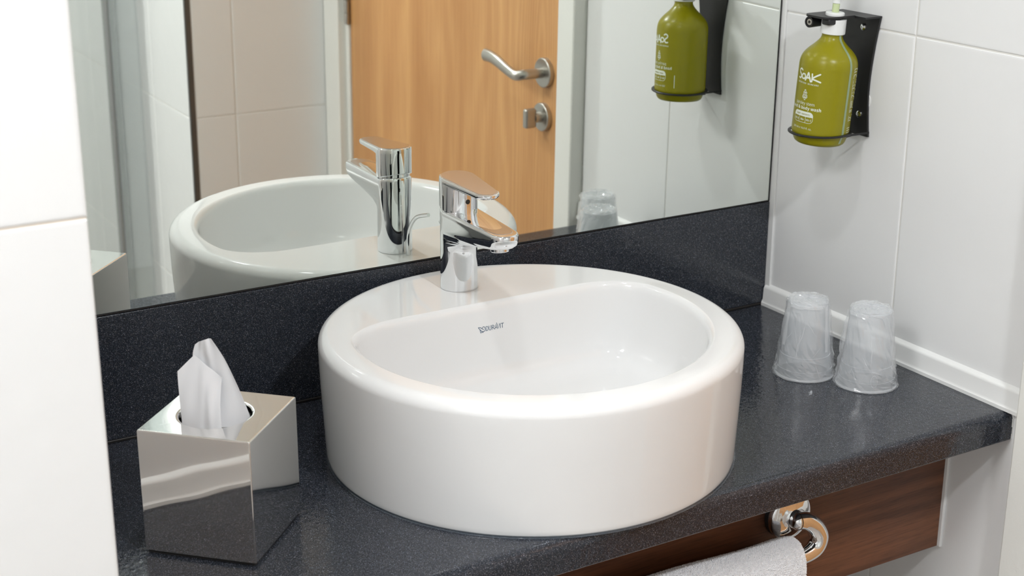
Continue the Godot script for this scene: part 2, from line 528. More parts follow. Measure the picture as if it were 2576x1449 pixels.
# ---------------------------------------------------------------- worktop, splashback, mirror, apron
func build_vanity() -> void:
	var mb := MB.new()
	var poly := [Vector2(0.0, -0.038)]
	for k in 5:
		var a := -PI / 2 + PI / 2 * k / 4
		poly.append(Vector2(0.4736, -0.035) + Vector2(cos(a), sin(a)) * 0.003)
	for k in 9:
		var a := PI / 2 * k / 8
		poly.append(Vector2(0.4646, -0.012) + Vector2(cos(a), sin(a)) * 0.012)
	poly.append(Vector2(0.455, 0.0))
	poly.append(Vector2(0.0, 0.0))
	var rs := []
	for x in [XL + 0.001, -0.0005]:
		var ring := PackedVector3Array()
		for q in poly: ring.append(W(x, q.y, q.x))
		rs.append(ring)
	mb.rings(rs, true, true, true)
	var top := obj("worktop", mb, M.stone)
	tag(top, "dark grey speckled stone worktop with rounded front edge", "worktop")
	# remains of white sealant at the right end of the front edge
	mb = MB.new()
	for q in [[-0.010, -0.004, 0.0016], [-0.020, -0.009, 0.0024], [-0.030, -0.019, 0.0011], [-0.0365, -0.029, 0.0016]]:
		mb.rbox(W(-0.0005 - q[2], q[0], 0.4700), W(0.0003, q[1], 0.4772), 0.0004, 1)
	obj("sealant_remains", mb, M.sealant, top)
	mb = MB.new()
	mb.rbox(W(XL + 0.001, 0.0036, -0.0215), W(-0.0036, 0.157, 0.003), 0.0012, 2)
	var sp := obj("splashback", mb, M.stone)
	tag(sp, "dark speckled splashback strip between worktop and mirror", "splashback")
	mb = MB.new()
	mb.rbox(W(XL + 0.001, 0.0, -0.01), W(-0.0036, 0.0038, 0.0042), 0.0012, 2)
	obj("sealant_joint", mb, M.black_sealant, sp)
	# rusty stain where the joints meet
	mb = MB.new()
	mb.xf = Transform3D(Basis.IDENTITY, W(-0.0045, 0.002, 0.005))
	mb.lathe([Vector2(0.0005, -0.002), Vector2(0.0028, -0.001), Vector2(0.0032, 0.001), Vector2(0.0012, 0.003)], 10)
	var st := obj("rust_stain", mb, M.rust, sp)
	# mirror sheet, leaning out very slightly at the top
	var m := thing("wall_mirror", "large frameless wall mirror above the dark splashback", "mirror", W(-0.57, 0.1595, 0.0025))
	m.basis = Basis(Vector3.RIGHT, 0.0098)
	var wd := 0.5635
	mb = MB.new()
	mb.rbox(Vector3(-0.569, 0, -0.006), Vector3(wd, 0.95, 0.0), 0.0010, 2)
	obj("mirror_sheet", mb, M.mirror, m)
	mb = MB.new()
	mb.rbox(Vector3(-0.569, -0.0022, -0.007), Vector3(wd, -0.0003, -0.0012), 0.0005, 1)
	obj("lower_gap_seal", mb, M.black_sealant, m)
	mb = MB.new()
	mb.rbox(Vector3(wd + 0.0001, -0.001, -0.006), Vector3(wd + 0.0026, 0.95, -0.0002), 0.0005, 1)
	obj("edge_strip", mb, M.dark, m)
	# apron
	mb = MB.new()
	mb.rbox(W(XL + 0.002, -0.229, 0.360), W(-0.0005, -0.0385, 0.3781), 0.0008, 1)
	var ap := obj("apron_panel", mb, M.walnut)
	tag(ap, "dark reddish walnut panel below the worktop", "panel")

# ---------------------------------------------------------------- washbasin
func d_sdf(p: Vector2) -> float:
	var a := p.distance_to(BC) - 0.209
	var b := 0.1545 - p.y
	var r := 0.05
	return minf(-r, maxf(a, b)) + Vector2(maxf(r + a, 0.0), maxf(r + b, 0.0)).length()
func d_ring(c: Vector2, phi: float, level: float) -> Vector2:
	var dir := Vector2(cos(phi), sin(phi))
	var lo := 0.0
	var hi := 0.3
	for k in 26:
		var mid := (lo + hi) / 2
		if d_sdf(c + dir * mid) < level: lo = mid
		else: hi = mid
	return c + dir * lo
func build_basin() -> void:
	var t := thing("washbasin", "round white ceramic washbasin standing on the dark worktop", "washbasin", W(BC.x, 0, BC.y))
	var mb := MB.new()
	mb.xf = Transform3D(Basis.IDENTITY, Vector3(-BC.x, 0, -BC.y))
	var c := Vector2(BC.x, 0.305)
	var N := 176
	var rs := []
	# outer wall, radii measured from the bowl's own centre
	var prof := [Vector2(0.2320, 0.0008), Vector2(0.2355, 0.0012), Vector2(0.2368, 0.003), Vector2(0.2375, 0.008), Vector2(0.2395, 0.05), Vector2(0.2415, 0.09), Vector2(0.2425, 0.124)]
	var er := 0.0145
	for k in range(0, 10):
		var a := PI / 2 * k / 9
		prof.append(Vector2(0.2425 - er + er * cos(a), BH - er * 0.9 + er * 0.9 * sin(a)))
	prof.append(Vector2(0.2170, BH + 0.0002))
	for q in prof:
		var ring := PackedVector3Array()
		for i in N:
			var dir := Vector2(cos(TAU * i / N), sin(TAU * i / N))
			var o := c - BC
			var bq := o.dot(dir)
			var s := -bq + sqrt(bq * bq - o.length_squared() + q.x * q.x)
			var p := c + dir * s
			ring.append(Vector3(p.x, q.y, p.y))
		rs.append(ring)
	# across the rim and down the bowl: (inset level, height)
	var inn := [Vector2(0.0006, BH + 0.0002), Vector2(-0.0005, BH), Vector2(-0.0022, BH - 0.0008), Vector2(-0.0045, BH - 0.003), Vector2(-0.0062, BH - 0.006), Vector2(-0.0072, BH - 0.0100),
		Vector2(-0.0085, 0.125), Vector2(-0.0115, 0.100), Vector2(-0.0155, 0.078), Vector2(-0.0195, 0.066), Vector2(-0.0255, 0.0575), Vector2(-0.034, 0.0515), Vector2(-0.045, 0.0480), Vector2(-0.060, 0.0462), Vector2(-0.085, 0.0445), Vector2(-0.11, 0.0432)]
	for q in inn:
		var ring := PackedVector3Array()
		for i in N:
			var p := d_ring(c, TAU * i / N, q.x)
			ring.append(Vector3(p.x, q.y, p.y))
		rs.append(ring)
	mb.rings(rs, true, true, true)
	obj("bowl", mb, M.ceramic, t, 50.0)
	# sealant bead round the foot
	mb = MB.new()
	var rng := RandomNumberGenerator.new()
	rng.seed = 5
	var br := []
	for k in 6:
		br.append(PackedVector3Array())
	for i in 240:
		var a := TAU * i / 240
		var d := Vector3(cos(a), 0, sin(a))
		var j := rng.randf_range(0.0, 0.0007)
		var pr := [Vector2(0.2340, 0.0003), Vector2(0.2383 + j, 0.0003), Vector2(0.2381 + j, 0.0008), Vector2(0.2377, 0.0012), Vector2(0.2374, 0.0028), Vector2(0.2345, 0.0030)]
		for k in 6:
			br[k].append(d * pr[k].x + Vector3.UP * pr[k].y)
	br.append(br[0])
	mb.rings(br)
	obj("sealant_bead", mb, M.bead, t)
	# waste
	mb = MB.new()
	mb.xf = Transform3D(Basis.IDENTITY, Vector3(0, 0.0432, c.y - BC.y))
	mb.lathe([Vector2(0.031, 0.0), Vector2(0.031, 0.002), Vector2(0.028, 0.004), Vector2(0.024, 0.0042), Vector2(0.023, 0.006), Vector2(0.01, 0.0085)], 40)
	obj("waste_plug", mb, M.chrome, t)
	# printed name on the rear bowl wall
	var lp := MB.new()
	var o0 := Vector3(FX - BC.x + 0.0035, 0.1172, 0.0)
	var f := func(p: Vector2) -> Vector3:
		var y: float = o0.y + p.y
		var z: float = 0.1545 - BC.y
		# follow the wall: inset of the bowl at this height
		var ins := lerpf(0.0115, 0.0085, clampf((y - 0.100) / 0.025, 0, 1))
		return Vector3(o0.x + p.x, y, z + ins + 0.00025)
	var u := 0.001
	var sw := 0.00062
	var strokes := [
		[[-7.6, -2.6], [-7.6, 2.6], [-6.6, 2.6], [-5.2, 1.8], [-4.7, 0.0], [-5.2, -1.8], [-6.6, -2.6], [-7.6, -2.6]],
		[[-3.6, 2.6], [-3.6, -1.0], [-3.2, -2.2], [-2.2, -2.7], [-1.2, -2.2], [-0.8, -1.0], [-0.8, 2.6]],
		[[0.6, -2.6], [0.6, 2.6], [2.0, 2.6], [3.1, 2.0], [3.2, 0.9], [2.5, 0.0], [0.8, -0.2]], [[1.7, -0.2], [3.6, -2.6]],
		[[4.2, -2.7], [6.0, 2.8], [7.8, -2.6]], [[5.0, -0.9], [7.0, -0.9]],
		[[7.0, 4.6], [9.3, -2.7], [11.1, 2.6]],
		[[12.1, 2.6], [12.1, -2.6]],
		[[13.2, 2.6], [16.8, 2.6]], [[15.0, 2.6], [15.0, -2.6]]]
	for s in strokes:
		var pts := []
		for q in s: pts.append(Vector2(q[0], q[1]) * u + Vector2(-0.001, 0))
		lp.ribbon(pts, sw, f)
	for s in [[[-18.3, 2.8], [-15.5, 2.5], [-13.4, 1.0], [-11.2, -0.6]], [[-18.3, 2.8], [-15.6, -0.4], [-12.9, -3.2], [-12.5, -4.3], [-11.6, -2.9]], [[-16.0, 0.0], [-15.2, -4.2], [-14.0, -3.0]], [[-12.9, 1.5], [-11.6, 2.7], [-10.0, 2.4], [-8.9, 0.8], [-8.9, -1.0], [-10.0, -2.7], [-11.6, -2.9], [-12.5, -2.6]]]:
		var pts := []
		for q in s: pts.append(Vector2(q[0], q[1]) * u + Vector2(-0.001, 0))
		lp.ribbon(curve(pts, 4), sw, f)
	var lg := obj("printed_logo", lp, M.blue, t, 38, false)
	lg.set_meta("label", "small blue printed maker's name")

# ---------------------------------------------------------------- tap
func hull(ra: float, rb: float, e: float, n: int) -> PackedVector2Array:
	# support points of a circle ra at 0 and a circle rb at z = e; first half turn starts at the back
	var out := PackedVector2Array()
	for i in n:
		var a := TAU * (i + 0.5) / n
		var d := Vector2(sin(a), cos(a))
		var pa := ra * d
		var pb := Vector2(0, e) + rb * d
		out.append(pb if pb.dot(d) > pa.dot(d) else pa)
	return out
func build_tap() -> void:
	var t := thing("mixer_tap", "chrome single-lever mixer tap on the back of the washbasin", "tap", W(FX, BH + 0.0002, FZ))
	var N := 96
	var mb := MB.new()
	var rs := []
	var R := 0.0230
	for y in [[0.0, R - 0.0006], [0.0006, R], [0.012, R], [0.03, R - 0.0002], [0.042, R - 0.0003]]:
		var ring := PackedVector3Array()
		for q in hull(y[1], 0.01, 0.0, N): ring.append(Vector3(q.x, y[0], q.y))
		rs.append(ring)
	# the spout grows out of the body
	for q in [[0.050, 0.002, 0.018], [0.056, 0.0085, 0.0175], [0.0605, 0.0165, 0.017], [0.0645, 0.028, 0.0168], [0.0678, 0.044, 0.0166], [0.0710, 0.062, 0.0165], [0.0740, 0.080, 0.0165], [0.0762, 0.092, 0.0165], [0.0785, 0.1000, 0.0168], [0.0820, 0.1045, 0.0172], [0.0870, 0.1060, 0.0176]]:
		var ring := PackedVector3Array()
		for p in hull(R - 0.0004, q[2], q[1], N):
			# the widening lies on a slope: far points of a ring dip with the underside
			ring.append(Vector3(p.x, q[0], p.y))
		rs.append(ring)
	var ytop := func(z: float, off: float) -> float:
		return 0.0982 - 0.024 * maxf(z - 0.010, 0.0) + off + 0.16 * maxf(0.010 - z, 0.0)
	for q in [[0.0, -0.0045], [0.0003, -0.0018], [0.0012, -0.0005], [0.0026, 0.0]]:
		var ring := PackedVector3Array()
		for p in hull(R - 0.0004 - q[0], 0.0178 - q[0], 0.106, N):
			ring.append(Vector3(p.x, ytop.call(p.y, q[1]), p.y))
		rs.append(ring)
	mb.rings(rs, true, true, true)
	obj("body", mb, M.chrome, t, 42.0)
	# brushed inlay along the top of the spout
	mb = MB.new()
	rs = []
	for q in [[0.0, -0.0002], [0.0, 0.0004], [0.0005, 0.0006]]:
		var ring := PackedVector3Array()
		for i in 40:
			var a := TAU * i / 40
			var p := Vector2(sin(a), cos(a))
			var wdt: float = 0.0150 - q[0]
			var pz: float = 0.0695 + (0.0445 - q[0]) * (signf(p.y) * pow(absf(p.y), 0.6))
			var px: float = wdt * (signf(p.x) * pow(absf(p.x), 0.6))
			ring.append(Vector3(px, ytop.call(pz, q[1]), pz))
		rs.append(ring)
	mb.rings(rs, true, true, true)
	obj("spout_top", mb, M.brushed, t)
	# shadow gap and lever hood
	mb = MB.new()
	mb.lathe([Vector2(0.0208, 0.094), Vector2(0.0208, 0.1110)], 40)
	obj("collar", mb, M.chrome, t)
	mb = MB.new()
	rs = []
	var yl := func(z: float, off: float) -> float:
		return 0.1400 - 0.070 * z + off
	for y in [[0.1005, R - 0.0012], [0.1008, R - 0.0003], [0.1018, R + 0.0002]]:
		var ring := PackedVector3Array()
		for q in hull(y[1], 0.01, 0.0, N): ring.append(Vector3(q.x, y[0] + 0.30 * maxf(0.006 - q.y, 0.0) - 0.0016, q.y))
		rs.append(ring)
	for q in [[0.0, 0.0, -0.0110, 0.010], [0.0, 0.014, -0.0082, 0.0135], [0.0, 0.040, -0.0070, 0.0145], [0.0, 0.0580, -0.0064, 0.0150], [0.0, 0.0645, -0.0054, 0.0155], [-0.0002, 0.0661, -0.0036, 0.0158], [-0.0002, 0.0663, -0.0018, 0.0158], [-0.0008, 0.0661, -0.0006, 0.0154], [-0.0022, 0.0657, 0.0, 0.0140]]:
		var ring := PackedVector3Array()
		for p in hull(R + 0.0003 + q[0], q[3], q[1], N):
			ring.append(Vector3(p.x, yl.call(p.y, q[2]), p.y))
		rs.append(ring)
	mb.rings(rs, true, true, true)
	var lv := obj("lever", mb, M.chrome, t, 42.0)
	mb = MB.new()
	rs = []
	for q in [[0.0, -0.0002], [0.0, 0.0003], [0.0004, 0.0005]]:
		var ring := PackedVector3Array()
		for p in hull(R - 0.0024 - q[0], 0.0136 - q[0], 0.0657, N):
			ring.append(Vector3(p.x, yl.call(p.y, q[1]), p.y))
		rs.append(ring)
	mb.rings(rs, true, true, true)
	obj("lever_top", mb, M.brushed, lv)
	mb = MB.new()
	mb.xf = Transform3D(Basis(Vector3.RIGHT, PI / 2), Vector3(0.0, 0.1130, R - 0.0003))
	mb.lathe([Vector2(0.0030, 0.0), Vector2(0.0030, 0.0007), Vector2(0.0025, 0.0010)], 20)
	obj("temperature_mark", mb, M.dark, lv)
	# aerator
	mb = MB.new()
	mb.xf = Transform3D(Basis(Vector3.RIGHT, -0.10), Vector3(0, 0.0725, 0.0985))
	mb.lathe([Vector2(0.0090, -0.001), Vector2(0.0106, -0.001), Vector2(0.0110, 0.0), Vector2(0.0110, 0.009)], 36)
	obj("aerator", mb, M.chrome, t)
	# pop-up rod behind the tap
	mb = MB.new()
	var path := curve([Vector3(0.004, 0.0, -0.0300), Vector3(0.004, 0.026, -0.0310), Vector3(0.0055, 0.042, -0.036), Vector3(0.0075, 0.053, -0.044), Vector3(0.0095, 0.0585, -0.053), Vector3(0.013, 0.0640, -0.070)], 6)
	var rad := []
	for k in path.size(): rad.append(0.0026)
	mb.sweep(path, rad, 12)
	obj("pop_up_rod", mb, M.chrome, t)

# ---------------------------------------------------------------- tissue box and tissue
func build_tissues() -> void:
	var t := thing("tissue_box", "polished steel cube tissue box left of the washbasin", "tissue box", W(-0.9532, 0.0, 0.2821))
	t.rotation.y = -0.7884
	var h := 0.0597
	var H := 0.1345
	var hr := 0.0365
	var hc := Vector2(-0.002, 0.002)
	var mb := MB.new()
	var rs := []
	# square rings with as many points as the hole so that the top can be lofted
	var N := 96
	var sq := func(half: float, r: float) -> PackedVector2Array:
		var out := PackedVector2Array()
		for c in 4:
			var e := Vector2(1, 1) if c == 0 else (Vector2(-1, 1) if c == 1 else (Vector2(-1, -1) if c == 2 else Vector2(1, -1)))
			for k in 7:
				var a := PI / 2 * c + PI / 2 * k / 6.0
				out.append(e * (half - r) + Vector2(cos(a), sin(a)) * r)
			var p0 := out[out.size() - 1]
			var f := Vector2(-1, 1) if c == 0 else (Vector2(-1, -1) if c == 1 else (Vector2(1, -1) if c == 2 else Vector2(1, 1)))
			var p1 := f * (half - r) + Vector2(cos(PI / 2 * (c + 1)), sin(PI / 2 * (c + 1))) * r
			for k in range(1, 18): out.append(p0.lerp(p1, k / 18.0))
		return out
	var hole_at := PackedFloat32Array()
	for p in sq.call(h, 0.0013): hole_at.append(p.angle())
	var bow := func(p: Vector2, y: float) -> Vector2:
		# the thin sheet is not perfectly flat
		var k := 0.00012 * sin(PI * clampf(y / H, 0, 1)) * cos(PI * 0.5 * minf(absf(p.x), absf(p.y)) / h)
		return p * (1.0 - k / h * (1.0 + 0.5 * sin(y * 90.0 + p.x * 40.0)))
	for y in [0.0008, 0.004]:
		var ring := PackedVector3Array()
		for p in sq.call(h - (0.003 if y < 0.001 else 0.0), 0.0013): ring.append(Vector3(p.x, y, p.y))
		rs.append(ring)
	for k in range(1, 14):
		var y := 0.004 + (H - 0.0058) * k / 13.0
		var ring := PackedVector3Array()
		for p in sq.call(h, 0.0013):
			var b: Vector2 = bow.call(p, y)
			ring.append(Vector3(b.x, y, b.y))
		rs.append(ring)
	for k in 5:
		var a := PI / 2 * (k + 1) / 5
		var ring := PackedVector3Array()
		for p in sq.call(h - 0.0018 * (1 - cos(a)), 0.0013): ring.append(Vector3(p.x, H - 0.0018 + 0.0018 * sin(a), p.y))
		rs.append(ring)
	for q in [[hr + 0.004, H - 0.0001], [hr + 0.0012, H - 0.0004], [hr, H - 0.0014], [hr, H - 0.006], [hr + 0.0006, H - 0.0065], [hr + 0.0006, H - 0.03]]:
		var ring := PackedVector3Array()
		for a in hole_at:
			ring.append(Vector3(hc.x + q[0] * cos(a), q[1], hc.y + q[0] * sin(a)))
		rs.append(ring)
	mb.rings(rs, true, false, true)
	obj("shell", mb, M.steel, t, 30.0)
	mb = MB.new()
	mb.rbox(Vector3(-h + 0.002, 0.0, -h + 0.002), Vector3(h - 0.002, 0.0012, h - 0.002), 0.0004, 1)
	obj("foot_shade_sheet", mb, M.dark, t)  # thin dark sheet, coloured as the shadow line under the box
	# the tissue: two folded leaves with real thickness
	var ts := thing("paper_tissue", "white paper tissue pulled up through the steel box", "tissue", W(-0.9550, 0.110, 0.2800))
	var o := Vector3(-0.9550, 0.110, 0.2800)
	var back := [[Vector3(-0.9845, 0.120, 0.2600), Vector3(-0.966, 0.119, 0.2795), Vector3(-0.945, 0.119, 0.2860), Vector3(-0.9225, 0.121, 0.2960)],
		[Vector3(-0.9735, 0.150, 0.2520), Vector3(-0.9600, 0.150, 0.2640), Vector3(-0.9440, 0.151, 0.2730), Vector3(-0.9295, 0.152, 0.2850)],
		[Vector3(-0.9650, 0.178, 0.2480), Vector3(-0.9560, 0.178, 0.2560), Vector3(-0.9470, 0.179, 0.2630), Vector3(-0.9372, 0.180, 0.2720)],
		[Vector3(-0.9632, 0.190, 0.2470), Vector3(-0.9570, 0.191, 0.2520), Vector3(-0.9500, 0.192, 0.2580), Vector3(-0.9420, 0.193, 0.2650)],
		[Vector3(-0.9609, 0.1985, 0.2480), Vector3(-0.9570, 0.2015, 0.2510), Vector3(-0.9520, 0.204, 0.2545), Vector3(-0.9472, 0.2050, 0.2575)]]
	var front := [[Vector3(-0.9850, 0.120, 0.2640), Vector3(-0.9722, 0.119, 0.2800), Vector3(-0.9640, 0.119, 0.2900), Vector3(-0.9560, 0.119, 0.2975)],
		[Vector3(-0.9842, 0.140, 0.2590), Vector3(-0.9700, 0.141, 0.2720), Vector3(-0.9620, 0.141, 0.2800), Vector3(-0.9520, 0.141, 0.2860)],
		[Vector3(-0.9830, 0.157, 0.2540), Vector3(-0.9672, 0.163, 0.2640), Vector3(-0.9590, 0.159, 0.2720), Vector3(-0.9475, 0.156, 0.2780)],
		[Vector3(-0.9820, 0.167, 0.2510), Vector3(-0.9650, 0.179, 0.2570), Vector3(-0.9570, 0.171, 0.2660), Vector3(-0.9452, 0.1635, 0.2750)],
		[Vector3(-0.9814, 0.1740, 0.2495), Vector3(-0.9640, 0.1890, 0.2525), Vector3(-0.9545, 0.1785, 0.2630), Vector3(-0.9440, 0.1675, 0.2740)]]
	var leaf := 0
	for g in [back, front]:
		mb = MB.new()
		var fine := []
		var rows := []
		for r in g:
			if leaf == 0:
				rows.append(curve(r, 8))
				continue
			var row := []
			for k in 25:
				var a: Vector3 = r[mini(k / 8, 2)]
				var b: Vector3 = r[mini(k / 8, 2) + 1]
				row.append(a.lerp(b, (k - 8 * mini(k / 8, 2)) / 8.0))
			rows.append(row)
		for j in rows[0].size():
			var col := []
			for r in rows: col.append(r[j])
			fine.append(curve(col, 8))
		var a0 := []
		for j in fine.size():
			var ring := PackedVector3Array()
			for i in fine[j].size():
				var p: Vector3 = fine[j][i]
				var w := (0.0007 if leaf == 0 else 0.0004) * sin(j * 0.45 + i * 0.06) + 0.00035 * sin(j * 0.9 - i * 0.22 + leaf)
				ring.append(p - o + Vector3(-0.5, 0, 0.85) * w)
			a0.append(ring)
		var b0 := []
		for r in a0:
			var ring := PackedVector3Array()
			for p in r: ring.append(p + Vector3(0.00025, 0, -0.0004))
			b0.append(ring)
		mb.rings(a0, false)
		b0.reverse()
		mb.rings(b0, false)
		b0.reverse()
		for e in 2:
			var k: int = 0 if e == 0 else fine.size() - 1
			mb.rings([a0[k], b0[k]] if e == 0 else [b0[k], a0[k]], false)
		var n0: int = a0[0].size() - 1
		for j in fine.size() - 1:
			mb.quad(a0[j][n0], a0[j + 1][n0], b0[j + 1][n0], b0[j][n0])
		obj("back_leaf" if leaf == 0 else "front_fold", mb, M.tissue, ts, 45.0, false)
		leaf += 1

# ---------------------------------------------------------------- soap bottle and its wall bracket
const BR := 0.0377
func around(off: float, turn: float) -> Callable:
	# label coordinates (u along the girth to the right as read, v up) to a point on the bottle
	return func(p: Vector2) -> Vector3:
		var a: float = turn - p.x / BR
		return Vector3((BR + off) * cos(a), p.y, (BR + off) * sin(a))
func wrap_text(mb: MB, s: String, size: float, at: Vector2, turn: float, weight := 400, off := 0.00022, spread := 0.0) -> void:
	var f := SystemFont.new()
	f.font_names = PackedStringArray(["Droid Sans"])
	f.font_weight = weight
	var x0 := 0.0
	var parts := [s]
	if spread > 0.0:
		parts = []
		for ch in s: parts.append(ch)
	var ms := []
	var total := 0.0
	for ch in parts:
		if ch == " ":
			ms.append(null); total += size * 0.4 + spread; continue
		var tm := TextMesh.new()
		tm.font = f
		tm.font_size = 64
		tm.pixel_size = 0.01
		tm.depth = 0.0
		tm.curve_step = 3.0
		tm.horizontal_alignment = HORIZONTAL_ALIGNMENT_LEFT
		tm.text = ch
		ms.append(tm); total += tm.get_aabb().size.x * size / 0.64 + spread
	var x := -total / 2
	var fn := around(off, turn)
	for tm in ms:
		if tm == null:
			x += size * 0.4 + spread; continue
		var bb: AABB = tm.get_aabb()
		for sf in tm.get_surface_count():
			var arr: Array = tm.surface_get_arrays(sf)
			var vs: PackedVector3Array = arr[Mesh.ARRAY_VERTEX]
			var ix = arr[Mesh.ARRAY_INDEX]
			var idx: PackedInt32Array = ix if ix != null and ix.size() else PackedInt32Array(range(vs.size()))
			for k in range(0, idx.size(), 3):
				var q := []
				for e in 3:
					var p: Vector3 = vs[idx[k + e]]
					q.append(fn.call(at + Vector2(x + (p.x - bb.position.x) * size / 0.64, p.y * size / 0.64)))
				mb.tri(q[0], q[1], q[2])
		x += bb.size.x * size / 0.64 + spread
func build_bottle() -> void:
	var base := W(-0.0592, 0.2835, 0.1570)
	var axis := Vector3(0.0050, 0.1451, 0.0070).normalized()
	var t := thing("soap_bottle", "olive green pump bottle of hand and body wash in black bracket", "bottle", base)
	t.basis = Basis(Quaternion(Vector3.UP, axis))
	var mb := MB.new()
	var prof := [Vector2(0.0270, 0.0), Vector2(0.0300, 0.0004), Vector2(0.0325, 0.0022), Vector2(0.0342, 0.0052), Vector2(0.0352, 0.0090), Vector2(0.0366, 0.0125), Vector2(0.0375, 0.0150), Vector2(BR, 0.0185), Vector2(BR, 0.06), Vector2(BR, 0.1030)]
	for q in curve([Vector2(BR, 0.1030), Vector2(0.0368, 0.1100), Vector2(0.0340, 0.1168), Vector2(0.0285, 0.1235), Vector2(0.0215, 0.1300), Vector2(0.0160, 0.1360), Vector2(0.0138, 0.1400), Vector2(0.0133, 0.1430), Vector2(0.0132, 0.1470)], 4).slice(1): prof.append(q)
	mb.lathe(prof, 72)
	obj("bottle_body", mb, M.bottle, t, 60.0)
	mb = MB.new()
	mb.lathe([Vector2(0.0150, 0.1445), Vector2(0.0158, 0.1450), Vector2(0.0160, 0.1465), Vector2(0.0157, 0.1638)], 48)
	obj("cap", mb, M.white_plastic, t)
	mb = MB.new()
	mb.lathe([Vector2(0.0118, 0.1676), Vector2(0.0122, 0.1682), Vector2(0.0122, 0.1712), Vector2(0.0115, 0.1722), Vector2(0.006, 0.1724)], 40)
	obj("pump_collar", mb, M.white_plastic, t)
	mb = MB.new()
	mb.lathe([Vector2(0.0046, 0.1715), Vector2(0.0047, 0.1900)], 24)
	obj("pump_tube", mb, M.tube, t)
	mb = MB.new()
	mb.lathe([Vector2(0.0048, 0.1835), Vector2(0.0056, 0.1840), Vector2(0.0056, 0.1885), Vector2(0.0052, 0.1890), Vector2(0.0058, 0.1960), Vector2(0.0130, 0.1980), Vector2(0.0130, 0.2080)], 28)
	obj("pump_head", mb, M.white_plastic, t)
	# clear level stripe
	mb = MB.new()
	var sp := []
	for q in prof: sp.append(q)
	var sa := atan2(0.99, 0.13)
	for e in [0]:
		var L := PackedVector3Array()
		var Rr := PackedVector3Array()
		for k in range(3, sp.size()):
			var q: Vector2 = sp[k]
			var r: float = q.x + 0.00018
			var hw := 0.0020 / q.x
			L.append(Vector3(r * cos(sa - hw), q.y, r * sin(sa - hw)))
			Rr.append(Vector3(r * cos(sa + hw), q.y, r * sin(sa + hw)))
		mb.rings([Rr, L], false)
	obj("level_stripe", mb, M.stripe, t, 60, false)
	# printing
	var la := atan2(0.10, -0.995)
	var pr := MB.new()
	var fn := around(0.0003, la)
	var k := 0.001
	for s in [[[-9.5, 106.0], [-12.5, 107.5], [-15.5, 105.5], [-15.0, 102.2], [-12.2, 99.8], [-10.8, 96.8], [-12.8, 93.8], [-16.0, 94.2]],
			[[-5.0, 101.2], [-8.0, 100.6], [-9.4, 97.6], [-8.0, 94.6], [-4.8, 94.4], [-3.0, 97.2], [-3.8, 100.4], [-5.0, 101.2]],
			[[-2.6, 92.6], [-0.4, 98.0], [1.6, 104.4], [3.4, 98.6], [5.8, 92.0]], [[-1.2, 96.6], [4.6, 97.0]],
			[[7.2, 103.6], [7.6, 98.0], [7.4, 92.4]], [[17.8, 104.8], [12.6, 101.2], [8.0, 96.8], [12.6, 95.2], [19.0, 93.2]]]:
		var pts := []
		for q in s: pts.append(Vector2(q[0] * 1.04, (q[1] - 99.0) * 0.88 + 91.5) * k)
		pr.ribbon(curve(pts, 6), 0.0021, fn)
	wrap_text(pr, "SUPERFOOD SKINCARE", 0.0028, Vector2(0, 0.0818), la, 700, 0.00022, 0.00062)
	# sprig emblem
	for s in [[[0, 64], [0.3, 68], [0, 72]], [[-2.6, 66.5], [-3.2, 68.2], [-1.8, 69.2], [-1.4, 67.4]], [[2.4, 66.4], [3.4, 67.6], [2.2, 69.0], [1.2, 67.8]], [[-2.2, 70.0], [-2.8, 71.6], [-1.2, 72.4], [-0.8, 70.8]], [[2.0, 70.2], [2.8, 71.4], [1.6, 72.6], [0.9, 71.2]], [[-1.4, 73.4], [-0.9, 75.0], [0.5, 74.9], [0.6, 73.5]], [[-1.8, 63.4], [-2.6, 64.6], [-1.4, 65.6], [-0.6, 64.4]], [[1.6, 63.6], [2.4, 64.6], [1.4, 65.6], [0.6, 64.6]], [[-0.6, 61.6], [0.2, 62.8], [1.0, 61.8]], [[-3.4, 64.6], [-3.9, 66.0], [-2.9, 66.8]], [[3.2, 64.8], [3.8, 66.0], [2.9, 66.8]]]:
		var pts := []
		for q in s: pts.append(Vector2(q[0], q[1] - 1.5) * k)
		pr.ribbon(curve(pts, 4), 0.0008, fn)
	wrap_text(pr, "parsley stem", 0.0056, Vector2(0, 0.0560), la)
	wrap_text(pr, "hand & body wash", 0.0058, Vector2(0, 0.0500), la, 700)
	# rounded panel with three cells
	var pw := 0.0155
	var y0 := 0.0308
	var y1 := 0.0452
	var ym := 0.0388
	var cr := 0.0050
	var outline := []
	for c in [[pw - cr, y0 + cr, -PI / 2], [pw - cr, y1 - cr, 0.0], [-pw + cr, y1 - cr, PI / 2], [-pw + cr, y0 + cr, PI]]:
		for i in 7:
			var a: float = c[2] + PI / 2 * i / 6
			outline.append(Vector2(c[0] + cr * cos(a), c[1] + cr * sin(a)))
	outline.append(outline[0])
	var dense := []
	for i in outline.size() - 1:
		var m: int = maxi(1, int(outline[i].distance_to(outline[i + 1]) / 0.002))
		for e in m: dense.append(outline[i].lerp(outline[i + 1], float(e) / m))
	dense.append(outline[0])
	pr.ribbon(dense, 0.0005, fn)
	for i in 24:
		var u0 := lerpf(-pw, pw, i / 24.0)
		var u1 := lerpf(-pw, pw, (i + 1) / 24.0)
		var top := func(u: float) -> float:
			var d := maxf(absf(u) - (pw - cr), 0.0)
			return y1 - cr + sqrt(maxf(cr * cr - d * d, 0.0))
		pr.quad(fn.call(Vector2(u0, ym)), fn.call(Vector2(u0, top.call(u0))), fn.call(Vector2(u1, top.call(u1))), fn.call(Vector2(u1, ym)))
	for u in [-0.0052, 0.0052]:
		pr.ribbon([Vector2(u, y0), Vector2(u, ym)], 0.0005, fn)
